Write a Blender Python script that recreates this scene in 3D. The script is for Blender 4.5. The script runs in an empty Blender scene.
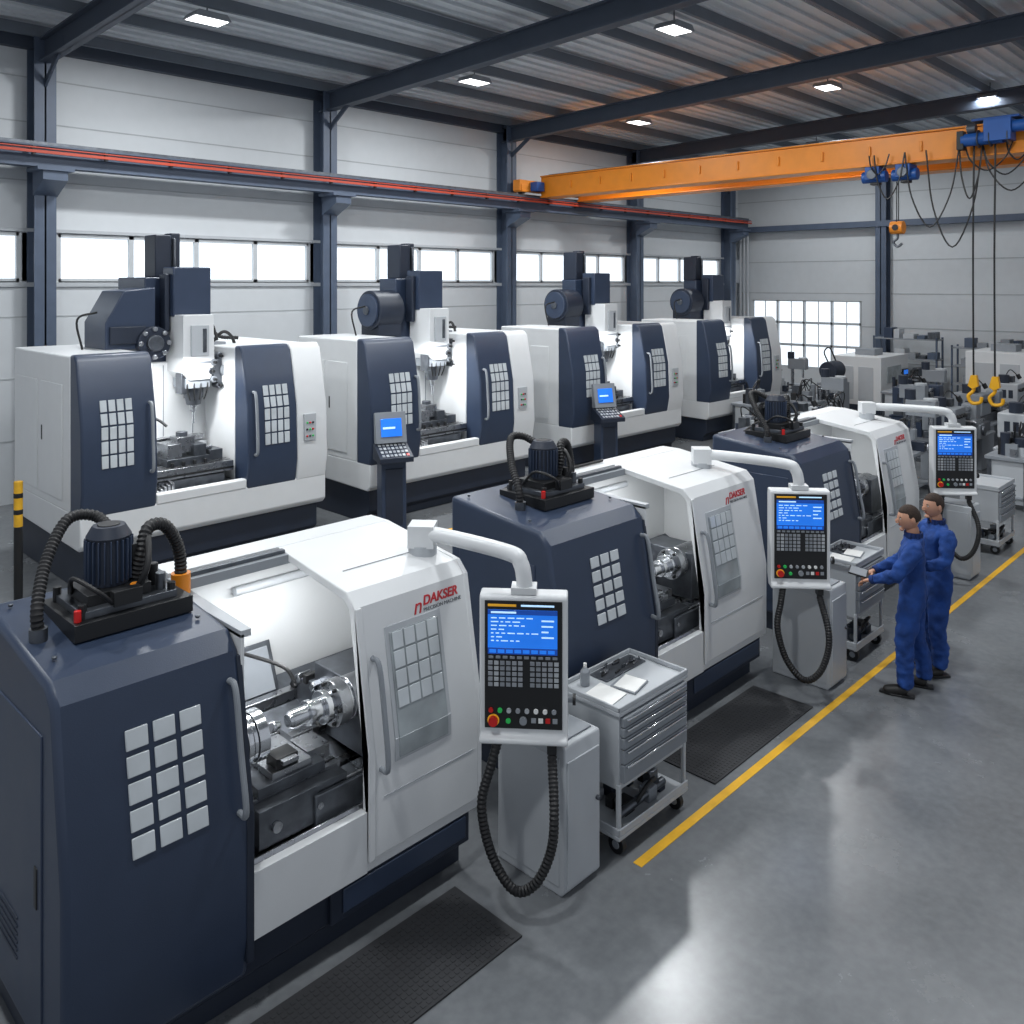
import bpy, bmesh, math, random
from mathutils import Vector, Matrix
random.seed(3)
sc=bpy.context.scene
sc.view_settings.view_transform='Standard'
TH=math.radians(44.26)
F=Vector((math.cos(TH),math.sin(TH),0)); R=Vector((math.sin(TH),-math.cos(TH),0))

# ---------------------------------------------------------------- materials
def lin(c):
    return tuple(((v/255)/12.92 if v/255<=.04045 else ((v/255+.055)/1.055)**2.4) for v in c)+(1,)
def mat(name,c,rough=.5,metal=0,var=.06,ns=4,bump=0,bs=40,emit=0,coat=0,rv=.05):
    m=bpy.data.materials.new(name); m.use_nodes=True
    n=m.node_tree.nodes; l=m.node_tree.links; b=n['Principled BSDF']
    tc=n.new('ShaderNodeTexCoord'); no=n.new('ShaderNodeTexNoise'); no.inputs['Scale'].default_value=ns; no.inputs['Detail'].default_value=5
    l.new(tc.outputs['Object'],no.inputs['Vector'])
    cr=n.new('ShaderNodeValToRGB'); a=lin(c)
    cr.color_ramp.elements[0].position=.3; cr.color_ramp.elements[1].position=.7
    cr.color_ramp.elements[0].color=tuple(v*(1-var) for v in a[:3])+(1,)
    cr.color_ramp.elements[1].color=tuple(min(1,v*(1+var)) for v in a[:3])+(1,)
    l.new(no.outputs['Fac'],cr.inputs['Fac']); l.new(cr.outputs['Color'],b.inputs['Base Color'])
    mr=n.new('ShaderNodeMapRange'); mr.inputs['To Min'].default_value=max(0.02,rough-rv); mr.inputs['To Max'].default_value=min(1,rough+rv)
    l.new(no.outputs['Fac'],mr.inputs['Value']); l.new(mr.outputs['Result'],b.inputs['Roughness'])
    b.inputs['Metallic'].default_value=metal
    b.inputs['Coat Weight'].default_value=coat
    if emit:
        l.new(cr.outputs['Color'],b.inputs['Emission Color']); b.inputs['Emission Strength'].default_value=emit
    if bump:
        n2=n.new('ShaderNodeTexNoise'); n2.inputs['Scale'].default_value=bs; n2.inputs['Detail'].default_value=4
        l.new(tc.outputs['Object'],n2.inputs['Vector'])
        bp=n.new('ShaderNodeBump'); bp.inputs['Strength'].default_value=bump; bp.inputs['Distance'].default_value=.01
        l.new(n2.outputs['Fac'],bp.inputs['Height']); l.new(bp.outputs['Normal'],b.inputs['Normal'])
    return m
WHITE=mat('white_enamel',(217,219,220),.35,var=.02,bump=.05,bs=120)
NAVY=mat('navy_enamel',(47,59,80),.38,var=.06,bump=.08,bs=150)
NAVYD=mat('dark_navy_base',(34,42,57),.5,var=.1)
GREY=mat('grey_enamel',(180,184,188),.42,var=.03)
GREY2=mat('mid_grey_enamel',(136,141,147),.45,var=.05)
STEEL=mat('machined_steel',(168,170,174),.28,1,var=.12,ns=12)
STEELD=mat('dark_steel',(98,102,108),.38,.8,var=.25,ns=9)
CHROME=mat('polished_steel',(216,218,221),.16,1,var=.03)
BLACK=mat('black_plastic',(24,25,27),.45,var=.1)
RUB=mat('black_rubber',(22,22,24),.55,var=.1)
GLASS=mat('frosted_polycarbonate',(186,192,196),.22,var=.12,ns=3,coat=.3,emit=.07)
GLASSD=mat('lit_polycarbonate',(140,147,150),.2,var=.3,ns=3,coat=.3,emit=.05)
WALLP=mat('wall_white',(202,206,209),.6,var=.02)
SEAM=mat('wall_seam',(170,174,177),.7)
COL=mat('steel_column_paint',(78,90,109),.5,var=.08)
ROOFB=mat('rafter_paint',(64,73,87),.55)
PURL=mat('purlin_paint',(104,112,122),.55)
ROOF=mat('roof_sheet',(205,210,214),.6,var=.06,ns=2)
ORANGE=mat('crane_orange',(226,136,34),.4,var=.05)
REDO=mat('conductor_rail_red',(178,66,44),.5)
YEL=mat('safety_yellow',(226,172,40),.5,var=.12,ns=8)
BLUEM=mat('hoist_blue',(28,80,150),.4)
SCREEN=mat('screen_blue',(30,108,212),.2,var=.12,ns=4,emit=.8)
SCREEN2=mat('screen_navy',(22,66,150),.2,emit=.6)
SCRTXT=mat('screen_text',(180,218,252),.3,emit=.8)
AMBER=mat('amber_print',(220,160,40),.4,emit=.3)
KEYS=mat('key_grey',(150,154,160),.5)
RED=mat('red_plastic',(205,30,28),.35)
GREEN=mat('green_plastic',(40,170,80),.35,emit=.2)
LOGO=mat('logo_red',(190,42,50),.4)
LOGOG=mat('logo_grey',(90,94,100),.4)
WINL=mat('daylight_glazing',(222,231,238),.15,var=.08,ns=.6,emit=1.3)
FRAME=mat('window_frame',(190,194,197),.5)
PAPER=mat('paper',(235,235,232),.7)
LAMP=mat('luminaire_lens',(255,255,255),.4,emit=5)
COVER=mat('coverall_blue',(24,64,132),.85,var=.28,ns=9,bump=.6,bs=18)
COVERD=mat('coverall_trim',(16,44,98),.85,var=.2,ns=9)
SKIN=mat('skin',(194,144,118),.5,var=.06)
HAIR1=mat('hair_brown',(52,38,30),.8,var=.3,ns=40,bump=.5,bs=90)
SHOE=mat('boot_leather',(30,28,27),.5)
BRASS=mat('hook_yellow',(226,166,24),.4)
LIP=mat('lips',(150,88,78),.5)
EYE=mat('eye_dark',(30,26,24),.3)
MATM=mat('rubber_mat',(44,45,48),.7,var=.12)

# floor material
FL=bpy.data.materials.new('polished_concrete'); FL.use_nodes=True
n=FL.node_tree.nodes; l=FL.node_tree.links; b=n['Principled BSDF']
tc=n.new('ShaderNodeTexCoord'); a=n.new('ShaderNodeTexNoise'); a.inputs['Scale'].default_value=.7; a.inputs['Detail'].default_value=9; a.inputs['Roughness'].default_value=.65
a2=n.new('ShaderNodeTexNoise'); a2.inputs['Scale'].default_value=14; a2.inputs['Detail'].default_value=6
l.new(tc.outputs['Object'],a.inputs['Vector']); l.new(tc.outputs['Object'],a2.inputs['Vector'])
mx=n.new('ShaderNodeMix'); mx.data_type='FLOAT'; mx.inputs[0].default_value=.35
l.new(a.outputs['Fac'],mx.inputs[2]); l.new(a2.outputs['Fac'],mx.inputs[3])
cr=n.new('ShaderNodeValToRGB'); cr.color_ramp.elements[0].position=.3; cr.color_ramp.elements[0].color=lin((98,101,104)); cr.color_ramp.elements[1].position=.7; cr.color_ramp.elements[1].color=lin((124,127,130))
l.new(mx.outputs[0],cr.inputs['Fac']); l.new(cr.outputs['Color'],b.inputs['Base Color'])
mr=n.new('ShaderNodeMapRange'); mr.inputs['To Min'].default_value=.15; mr.inputs['To Max'].default_value=.36
l.new(a.outputs['Fac'],mr.inputs['Value']); l.new(mr.outputs['Result'],b.inputs['Roughness'])

# ---------------------------------------------------------------- geometry helpers
def empty(name,loc=(0,0,0),rz=0):
    e=bpy.data.objects.new(name,None); e.empty_display_size=.2
    bpy.context.collection.objects.link(e); e.location=loc; e.rotation_euler=(0,0,rz)
    return e
def toL(root,p):
    M=Matrix.Translation(root.location)@Matrix.Rotation(root.rotation_euler[2],4,'Z')
    return M.inverted()@Vector(p)
class G:
    def __init__(s,name,parent=None):
        s.name=name; s.parent=parent; s.bm=bmesh.new(); s.mats=[]
    def mi(s,m):
        if m not in s.mats: s.mats.append(m)
        return s.mats.index(m)
    def add(s,vs,fs,m):
        k=s.mi(m); bv=[s.bm.verts.new(v) for v in vs]
        for f in fs:
            try:
                fc=s.bm.faces.new([bv[i] for i in f]); fc.material_index=k
            except ValueError: pass
    def obox(s,o,u,v,w,m):
        o,u,v,w=map(Vector,(o,u,v,w))
        vs=[o,o+u,o+u+v,o+v,o+w,o+u+w,o+u+v+w,o+v+w]
        s.add(vs,[(3,2,1,0),(4,5,6,7),(0,1,5,4),(1,2,6,5),(2,3,7,6),(3,0,4,7)],m)
    def box(s,x0,x1,y0,y1,z0,z1,m):
        s.obox((x0,y0,z0),(x1-x0,0,0),(0,y1-y0,0),(0,0,z1-z0),m)
    def prism(s,ax,pts,a0,a1,m):
        def P(p,a):
            return {'x':(a,p[0],p[1]),'y':(p[0],a,p[1]),'z':(p[0],p[1],a)}[ax]
        N=len(pts); vs=[P(p,a0) for p in pts]+[P(p,a1) for p in pts]
        fs=[tuple(range(N)),tuple(range(2*N-1,N-1,-1))]+[(i,(i+1)%N,N+(i+1)%N,N+i) for i in range(N)]
        s.add(vs,fs,m)
    def cyl(s,p0,p1,r,m,r1=None,seg=24):
        p0=Vector(p0);p1=Vector(p1); r1=r if r1 is None else r1
        d=(p1-p0).normalized(); u=d.orthogonal().normalized(); v=d.cross(u)
        vs=[]
        for p,rr in((p0,r),(p1,r1)):
            for i in range(seg):
                t=2*math.pi*i/seg; vs.append(p+(u*math.cos(t)+v*math.sin(t))*rr)
        fs=[tuple(range(seg-1,-1,-1)),tuple(range(seg,2*seg))]+[(i,(i+1)%seg,seg+(i+1)%seg,seg+i) for i in range(seg)]
        s.add(vs,fs,m)
    def ell(s,c,r,m,seg=16,fn=None):
        c=Vector(c); vs=[]; n2=seg//2
        for j in range(1,n2):
            ph=math.pi*j/n2
            for i in range(seg):
                t=2*math.pi*i/seg
                vs.append(Vector((math.sin(ph)*math.cos(t),math.sin(ph)*math.sin(t),math.cos(ph))))
        vs+= [Vector((0,0,1)),Vector((0,0,-1))]
        T=len(vs)-2;B=T+1
        fs=[]
        for j in range(n2-2):
            for i in range(seg):
                a=j*seg+i;b_=j*seg+(i+1)%seg
                fs.append((a,a+seg,b_+seg,b_))
        for i in range(seg):
            fs.append((T,i,(i+1)%seg)); q=(n2-2)*seg; fs.append((B,q+(i+1)%seg,q+i))
        out=[]
        for v in vs:
            w=fn(v.copy()) if fn else v
            out.append(c+Vector((w.x*r[0],w.y*r[1],w.z*r[2])))
        s.add(out,fs,m)
    def tube(s,pts,r,m,seg=10,sub=6,rib=0):
        P=[Vector(p) for p in pts]
        if len(P)>2 and sub>1:
            Q=[]
            E=[P[0]*2-P[1]]+P+[P[-1]*2-P[-2]]
            for i in range(1,len(E)-2):
                for k in range(sub):
                    t=k/sub; a,b_,c,d=E[i-1],E[i],E[i+1],E[i+2]
                    Q.append(.5*((2*b_)+(c-a)*t+(2*a-5*b_+4*c-d)*t*t+(3*b_-a-3*c+d)*t**3))
            Q.append(P[-1]); P=Q
        if rib:
            Ls=[0]
            for i in range(1,len(P)): Ls.append(Ls[-1]+(P[i]-P[i-1]).length)
            N=int(Ls[-1]/rib); Q=[]; j=0
            for k in range(N+1):
                t=Ls[-1]*k/N
                while j<len(Ls)-2 and Ls[j+1]<t: j+=1
                f=(t-Ls[j])/max(1e-9,Ls[j+1]-Ls[j]); Q.append(P[j].lerp(P[j+1],f))
            P=Q
        N=len(P); u=None; vs=[]
        for i,p in enumerate(P):
            d=(P[min(i+1,N-1)]-P[max(i-1,0)]).normalized()
            if u is None: u=d.orthogonal().normalized()
            u=(u-d*u.dot(d)).normalized(); v=d.cross(u)
            rr=r*(1 if (not rib or i%2) else .84)
            for k in range(seg):
                t=2*math.pi*k/seg; vs.append(p+(u*math.cos(t)+v*math.sin(t))*rr)
        fs=[tuple(range(seg-1,-1,-1)),tuple(range((N-1)*seg,N*seg))]
        for i in range(N-1):
            for k in range(seg):
                a=i*seg+k;b_=i*seg+(k+1)%seg; fs.append((a,b_,b_+seg,a+seg))
        s.add(vs,fs,m)
    def done(s,bevel=.008,ang=35,seg=2):
        bmesh.ops.recalc_face_normals(s.bm,faces=s.bm.faces)
        me=bpy.data.meshes.new(s.name); s.bm.to_mesh(me); s.bm.free()
        for m in s.mats: me.materials.append(m)
        for p in me.polygons: p.use_smooth=True
        me.set_sharp_from_angle(angle=math.radians(ang))
        o=bpy.data.objects.new(s.name,me); bpy.context.collection.objects.link(o)
        if s.parent: o.parent=s.parent
        if bevel:
            b=o.modifiers.new('bevel','BEVEL'); b.width=bevel; b.segments=seg; b.limit_method='ANGLE'; b.angle_limit=math.radians(40); b.harden_normals=False
        return o
def text(name,parent,body,loc,rot,size,m,ext=.002,shear=0):
    c=bpy.data.curves.new(name,'FONT'); c.body=body; c.size=size; c.extrude=ext; c.shear=shear; c.materials.append(m)
    o=bpy.data.objects.new(name,c); bpy.context.collection.objects.link(o); o.parent=parent
    o.location=loc; o.rotation_euler=rot; return o
def area(name,parent,loc,sx,sy,e,rot=(0,0,0),col=(.97,.99,1)):
    L=bpy.data.lights.new(name,'AREA'); L.shape='RECTANGLE'; L.size=sx; L.size_y=sy; L.energy=e; L.color=col
    o=bpy.data.objects.new(name,L); bpy.context.collection.objects.link(o); o.location=loc; o.rotation_euler=rot; o.parent=parent; return o
def wgrid(g,o,u,v,nu,nv,m,gap=.018,t=.006,fr=None):
    o,u,v=map(Vector,(o,u,v)); nn=u.cross(v).normalized(); uu=u.normalized();vv=v.normalized()
    if fr: g.obox(o-uu*.03-vv*.03,u+uu*.06,v+vv*.06,nn*t*.6,fr)
    cu=u.length/nu; cv=v.length/nv
    for i in range(nu):
        for j in range(nv):
            q=o+uu*(i*cu+gap/2)+vv*(j*cv+gap/2)
            g.obox(q,uu*(cu-gap),vv*(cv-gap),nn*t,m)

# ---------------------------------------------------------------- building shell
X0,X1,Y0,Y1=-6,30,-5,17
g=G('floor'); g.box(X0,X1+.3,Y0,Y1+.3,-.2,0,FL); g.done(0)
g=G('wall_left')
g.box(X0,X1,Y1,Y1+.25,0,3.95,WALLP); g.box(X0,X1,Y1,Y1+.25,4.82,8.62,WALLP)
for z in (1.1,2.2,3.3,5.75,6.8,7.6): g.box(X0,X1,Y1-.008,Y1,z,z+.022,SEAM)
g.box(X0,X1,Y1-.05,Y1,3.85,3.93,GREY); g.box(X0,X1,Y1-.05,Y1,4.84,4.9,GREY)
g.done(0)
g=G('wall_far')
g.box(X1,X1+.25,Y0,12.2,0,9.2,WALLP); g.box(X1,X1+.25,16.4,Y1+.25,0,9,WALLP); g.box(X1,X1+.25,12.2,16.4,0,.8,WALLP); g.box(X1,X1+.25,12.2,16.4,3.3,9,WALLP)
for z in (1.2,2.4,3.55,4.7,7.0,8.0): 
    g.box(X1-.01,X1,Y0,12.2 if z<3.3 else 17,z,z+.03,SEAM)
g.done(0)
cols=[-.85,5.15,11.1,17.0,23.0,28.9]
for i,x in enumerate([-6]+cols):
    xe=(cols+[X1])[i]
    a_=x+.35; b_=xe-.3
    if b_-a_<.5: continue
    g=G('window_%d'%(i+1))
    n_=max(1,round((b_-a_)/1.3)); w=(b_-a_)/n_
    for k in range(n_):
        g.box(a_+k*w+.04,a_+(k+1)*w-.04,Y1+.08,Y1+.12,3.98,4.8,WINL)
    for k in range(n_+1): g.box(a_+k*w-.045,a_+k*w+.045,Y1+.0,Y1+.16,3.95,4.82,FRAME)
    g.box(a_,b_,Y1+.0,Y1+.16,3.93,4.0,FRAME); g.box(a_,b_,Y1+.0,Y1+.16,4.76,4.83,FRAME)
    g.box(x-.3,a_,Y1+.02,Y1+.16,3.93,4.83,WALLP); g.box(b_,xe+.3,Y1+.02,Y1+.16,3.93,4.83,WALLP)
    g.done(0)
g=G('window_8')
for k in range(4):
    ya=12.25+k*1.04
    for j in range(3):
        za=.85+j*.82
        g.box(X1+.08,X1+.1,ya+.04,ya+.98,za+.04,za+.78,WINL)
        g.box(X1+.05,X1+.12,ya+.49,ya+.52,za,za+.8,FRAME)
    g.box(X1+.02,X1+.15,ya-.03,ya+.04,.8,3.3,FRAME)
g.box(X1+.02,X1+.15,16.33,16.42,.8,3.3,FRAME)
for j in range(4): g.box(X1+.02,X1+.15,12.2,16.4,.8+j*.82,.88+j*.82,FRAME)
g.done(0)
RZ=lambda y: 8.15+(17-y)*.03
g=G('ceiling'); g.obox((X0,Y1+.25,RZ(Y1)+.35),(X1-X0+.3,0,0),(0,-22.3,22.3*.03),(0,0,.1),ROOF)
for k in range(70):
    y=Y1-k*.32
    g.box(X0,X1,y-.03,y+.03,RZ(y)+.30,RZ(y)+.36,ROOF)
g.done(0)
g=G('trim_purlins')
for k in range(13):
    y=16.6-k*1.7; g.box(X0,X1,y-.04,y+.04,RZ(y)+.1,RZ(y)+.3,PURL)
g.done(0)
def ibeam(g,p0,p1,h,w,m,up=Vector((0,0,1)),t=.03):
    p0=Vector(p0);p1=Vector(p1); d=p1-p0; s=d.normalized().cross(up).normalized(); n_=s.cross(d.normalized())
    g.obox(p0-s*w/2-n_*h/2,d,s*w,n_*t,m); g.obox(p0-s*w/2+n_*(h/2-t),d,s*w,n_*t,m); g.obox(p0-s*t/2-n_*h/2,d,s*t,n_*h,m)
for x in cols:
    g=G('roof_rafter'); ibeam(g,(x,Y1-.1,RZ(Y1)-.12),(x,Y0,RZ(Y0)-.12),.42,.22,ROOFB)
    g.obox((x-.02,16.8,RZ(17)-.9),(.04,0,0),(0,-1.2,.75),(0,0,.12),ROOFB); g.done(0)
for x in cols:
    g=G('steel_column')
    ibeam(g,(x,16.78,0),(x,16.78,8.3),.42,.36,COL,up=Vector((0,1,0)))
    g.box(x-.2,x+.2,16.55,16.57,0,.35,COL)
    g.prism('x',[(16.6,5.45),(16.6,5.86),(16.05,5.86),(16.05,5.7)],x-.2,x+.2,COL)
    g.box(x-.3,x+.3,16.0,16.6,5.86,5.92,COL); g.box(x-.25,x+.25,16.54,17,0,.03,COL)
    g.done(0)
for y in (11.4,5.4,-.6):
    g=G('steel_column'); ibeam(g,(29.8,y,0),(29.8,y,8.6),.4,.36,COL,up=Vector((1,0,0))); g.box(29.55,30,y-.25,y+.25,0,.03,COL); g.done(0)
g=G('trim_girt'); g.box(29.55,29.98,Y0,16.5,5.85,6.05,COL); g.done(0)
g=G('trim_eaves_beam'); g.box(X0,X1,16.86,17,8.1,8.4,ROOFB); g.done(0)
g=G('crane_runway_beam'); ibeam(g,(X0,16.3,6.12),(29.5,16.3,6.12),.38,.26,COL); g.box(X0,29.5,16.25,16.35,6.31,6.37,STEELD); g.done(0)
g=G('conductor_rail'); g.box(X0,29.4,16.08,16.13,6.15,6.20,REDO); g.box(X0,29.4,16.08,16.13,6.23,6.25,REDO)
for k in range(30): g.box(X0+k*1.2,X0+k*1.2+.05,16.1,16.18,6.12,6.27,BLACK)
g.done(0)
g=G('service_pipes')
for k,y in enumerate((16.75,16.6,16.45)): g.cyl((29.75,y,0),(29.75,y,5.8),.05,GREY)
g.done(0)
for (x,y,en) in [(12.6,13.4,260),(18.8,13.6,140),(19,8.5,100),(23.2,6.3,150),(6.6,13.4,245),(12.8,8.5,260),(6.6,8.5,250),(.6,8.5,225),(6.6,3,200),(.6,3,215),(12.8,3,215),(26,12,190)]:
    z=RZ(y)-.05
    e=empty('high_bay_light',(x,y,z))
    g=G('housing',e); g.prism('y',[(-.32,0),(.32,0),(.24,.1),(-.24,.1)],-.22,.22,GREY2); g.box(-.28,.28,-.18,.18,-.006,.0,LAMP)
    g.cyl((0,0,.1),(0,0,.4),.012,STEELD); g.done(0)
    area('light',e,(0,0,-.03),.7,.45,en,col=(.95,.98,1))

# ---------------------------------------------------------------- crane
e=empty('overhead_crane',(18,0,0))
g=G('girders',e)
for dx in (-.1,1.5):
    g.box(dx-.22,dx+.22,Y0,16.1,6.32,6.86,ORANGE)
    for z in (6.29,6.86): g.box(dx-.27,dx+.27,Y0,16.1,z,z+.035,ORANGE)
    g.box(dx-.03,dx+.03,Y0,16,6.9,6.95,STEELD)
for k in range(20): g.box(-.36,-.3,-4+k,-3.95+k,6.5,6.7,ORANGE)
g.done(.01)
g=G('end_truck',e)
g.box(-1.1,2.4,16.17,16.43,6.45,6.75,ORANGE)
for x in (-.9,2.2): g.cyl((x,16.22,6.46),(x,16.38,6.46),.085,STEELD); g.box(x-.15,x+.15,16.14,16.46,6.42,6.62,ORANGE)
g.box(-.7,-.4,15.9,16.15,6.45,6.7,BLUEM)
g.done(.01)
g=G('trolley',e)
y=4.7
g.box(-.4,1.75,y-.4,y+.4,6.95,7.0,BLUEM); g.box(.3,.7,y-.15,y+.15,7.0,7.12,BLUEM)
g.box(-.75,-.4,y-.35,y+.1,6.5,6.9,BLUEM); g.cyl((-.6,y-.2,6.58),(-.6,y+.5,6.58),.12,BLUEM); g.cyl((-.6,y-.6,6.75),(-.6,y-.35,6.75),.11,BLUEM)
g.cyl((-.62,y+.25,6.78),(-.62,y+.4,6.78),.09,STEELD); g.box(-.7,-.5,y+.45,y+.57,6.4,6.75,BLACK)
for yy in (y-.3,y+.0,y+.2): g.cyl((-.6,yy,6.58),(-.6,yy+.02,6.58),.17,STEELD)
g.done(.01)
g=G('hoists',e)
for yy in (6.35,6.95):
    g.box(-.42,.0,yy-.14,yy+.14,6.02,6.28,BLUEM); g.cyl((-.25,yy-.24,6.08),(-.25,yy+.24,6.08),.12,BLUEM); g.box(-.3,-.1,yy-.08,yy+.08,5.92,6.05,BLACK); g.cyl((-.45,yy,6.12),(-.4,yy,6.12),.1,STEELD)
g.done(.01)
g=G('hoist_hook',e)
yy=6.5
for s_ in (-.05,.05): g.cyl((-.25+s_,yy,5.95),(-.25+s_,yy,5.1),.01,BLACK,seg=6)
g.box(-.36,-.14,yy-.1,yy+.1,4.95,5.14,ORANGE); g.cyl((-.25,yy-.12,5.03),(-.25,yy+.12,5.03),.13,ORANGE); g.cyl((-.39,yy,5.03),(-.11,yy,5.03),.06,BLACK)
g.tube([(-.25,yy,4.95),(-.25,yy,4.82),(-.25,yy+.08,4.74),(-.25,yy,4.65),(-.25,yy-.09,4.71)],.025,STEELD)
g.done(.004)
g=G('sling_hooks',e)
for k,yy in enumerate((5.02,4.66)):
    g.tube([(-.5,yy,6.6),(-.5,yy+.02,4.5),(-.5,yy+.01,2.15)],.018,BLACK,sub=3,seg=6)
    g.prism('x',[(yy-.05,2.2),(yy+.05,2.2),(yy+.1,2.0),(yy+.02,1.94),(yy-.08,2.0)],-.55,-.45,BRASS)
    g.tube([(-.5,yy,2.0),(-.5,yy+.02,1.9),(-.5,yy+.1,1.8),(-.5,yy+.04,1.68),(-.5,yy-.1,1.7),(-.5,yy-.13,1.8)],.032,BRASS)
g.done(.004)
g=G('festoon_cables',e)
for (a_,b_,dz) in [(6.9,6.3,.9),(6.3,5.3,1.5),(5.3,4.9,1.0),(5.9,4.9,1.9),(4.9,4.1,.6),(4.9,3.9,.9),(4.5,4.1,.35),(5.2,4.4,.5),(7.0,6.6,.4)]:
    m_=(a_+b_)/2
    g.tube([(-.42,a_,6.5),(-.47,a_*.85+b_*.15,6.5-dz*.6),(-.5,m_,6.5-dz),(-.47,a_*.15+b_*.85,6.5-dz*.6),(-.42,b_,6.5)],.015,BLACK,seg=6)
g.done(0)

# ---------------------------------------------------------------- lathes
def lathe(x0,L,s1,s2):
    e=empty('cnc_lathe',(x0,4.2,0)); big=s1>1.05
    g=G('base',e)
    g.prism('x',[(.12,.0),(.12,.12),(.03,.2),(.03,.5),(1.22,.5),(1.22,.0)],.05,L-.08,NAVYD)
    g.box(L*.55,L-.1,-.0,.1,.2,.42,NAVYD); g.box(L*.58,L-.14,-.012,.0,.24,.38,NAVY)
    for x in (.15,L*.5,L-.25):
        for y in (.2,1.1): g.cyl((x,y,0),(x,y,.03),.08,STEELD)
    g.done(.015)
    g=G('headstock_cover',e)
    prof=[(.02,.2),(-.02,.45),(-.02,1.1),(.12,1.92),(.22,2.01),(1.22,2.12),(1.22,.2)]
    g.prism('x',prof,0,s1,NAVY)
    g.done(.035,seg=3)
    vv=Vector((0,.14,.82)).normalized()
    fy=lambda z:-.02 if z<1.1 else -.02+(z-1.1)/.82*.14
    g=G('headstock_details',e)
    g.box(-.008,.01,.25,1.1,.35,1.75,NAVY); g.box(-.014,0,.3,.34,.9,1.1,BLACK)
    for k in range(6): g.box(-.014,-.004,.6,.95,.5+k*.04,.515+k*.04,NAVYD)
    g.box(s1-.03,s1+.012,-.025,.1,.3,1.1,NAVYD)
    g.obox((s1-.02,fy(1.1)-.006,1.1),(.03,0,0),vv*.8,(0,.03,0),NAVYD)
    if big: wgrid(g,(s1*.36,fy(1.22)-.002,1.22),(.38,0,0),vv*.54,3,5,GLASS,gap=.026,t=.012)
    else: wgrid(g,(s1*.32,fy(1.12)-.002,1.12),(.41,0,0),vv*.62,3,5,GLASS,gap=.026,t=.012)
    for x in (.1,s1-.1):
        for y in (.4,1.1): g.cyl((x,y,2.02+(y-.22)*.11),(x,y,2.035+(y-.22)*.11),.014,STEELD,seg=8)
    g.done(.006)
    g=G('door_handles',e)
    for x,z0,z1 in((s1-.07,1.12,1.78),(s2+.1,.98,1.62)):
        g.tube([(x,fy(z0)-.0,z0),(x,fy(z0)-.07,z0+.03),(x,fy((z0+z1)/2)-.07,(z0+z1)/2),(x,fy(z1)-.07,z1-.03),(x,fy(z1),z1)],.017,GREY2,seg=10)
    g.done(0)
    g=G('sliding_door',e)
    P=[(-.02,.46),(-.02,1.1),(.12,1.93),(.2,2.01),(1.0,2.12)]
    Q=[(1.0,2.07),(.23,1.96),(.17,1.91),(.03,1.1),(.03,.46)]
    g.prism('x',P+Q,s2,L-.04,WHITE)
    g.prism('x',[(-.02,.46),(-.02,1.1),(.12,1.93),(.2,2.01),(1.0,2.12),(1.22,2.12),(1.22,.46)],L-.045,L,WHITE)
    g.prism('x',[(-.035,.46),(-.035,1.1),(.105,1.93),(.12,1.93),(-.02,1.1),(-.02,.46)],s2,s2+.05,WHITE)
    g.done(.02,seg=3)
    g=G('enclosure',e)
    g.box(s1,L-.04,1.0,1.22,2.07,2.12,WHITE)
    g.box(s1,L-.04,1.17,1.22,.5,2.08,WHITE)
    g.box(s1,s2,-.02,.04,.4,.76,WHITE)
    g.box(s1,s1+.02,.1,1.18,.55,2.0,WHITE)
    g.box(s1,L,-.01,.03,.40,.46,WHITE)
    g.obox((s2+.12,-.024,.8),(L-s2-.2,0,0),(0,0,.008),(0,.004,0),GREY)
    g.box(L+.0,L+.012,.1,1.1,.7,1.7,WHITE)
    g.done(.01)
    g=G('roof_track',e)
    g.box(s1-.02,s2+.05,.86,.98,2.04,2.10,GREY2); g.box(s1,s2,.9,.94,2.10,2.125,STEELD)
    g.prism('z',[(s1,.1),(s1+.06,.1),(s1+.1,.95),(s1,.95)],1.98,2.02,GREY)
    g.obox((s2+.15,.45,2.046),(L-s2-.35,0,0),(0,.006,.001),(0,0,.004),GREY2)
    g.done(.006)
    g=G('door_window',e)
    d0=s2+(L-s2)*(.25 if not big else .2); dw=(L-s2)*(.42 if not big else .34)
    g.obox((d0-.03,fy(1.1)-.006,1.1),(dw+.06,0,0),vv*.68,(0,.01,0),GREY)
    g.obox((d0-.03,-.026,.98),(dw+.06,0,0),(0,0,.14),(0,.01,0),GREY)
    g.obox((d0,fy(1.1)-.012,1.1),(dw,0,0),vv*.64,(0,.01,0),GLASSD); g.box(d0,d0+dw,-.032,-.022,1.0,1.12,GLASSD)
    wgrid(g,(d0+.01,fy(1.28)-.012,1.28),(dw-.02,0,0),vv*.46,4,4,GLASS,gap=.012,t=.006)
    g.done(.003)
    xt=s2+(L-s2)*.56
    text('lettering',e,'DAKSER',(xt,fy(1.82)-.004,1.82),(math.radians(80.3),0,0),.082,LOGO,.002,.2).data.offset=.002
    text('lettering_small',e,'PRECISION MACHINE',(xt,fy(1.78)-.004,1.78),(math.radians(80.3),0,0),.034,LOGOG,.001)
    text('emblem',e,'n',(xt-.085,fy(1.78)-.004,1.78),(math.radians(80.3),0,0),.14,LOGO,.002,.3)
    g=G('bed_and_ways',e)
    g.box(s1,L-.06,.06,1.16,.5,.58,STEELD)
    g.prism('x',[(.28,.55),(.28,.82),(.42,.86),(1.12,1.2),(1.12,.55)],s1,L-.1,STEELD)
    for y,z in ((.34,.83),(.62,.95),(.9,1.1)): g.box(s1,L-.12,y,y+.07,z,z+.07,STEEL)
    g.prism('x',[(.04,.74),(.06,.78),(.3,.62),(.28,.56)],s1,s2+.2,STEEL)
    for k in range(int((s2-s1)/.12)): g.box(s1+.04+k*.12,s1+.06+k*.12,.05,.27,.64,.66,STEELD)
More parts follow.
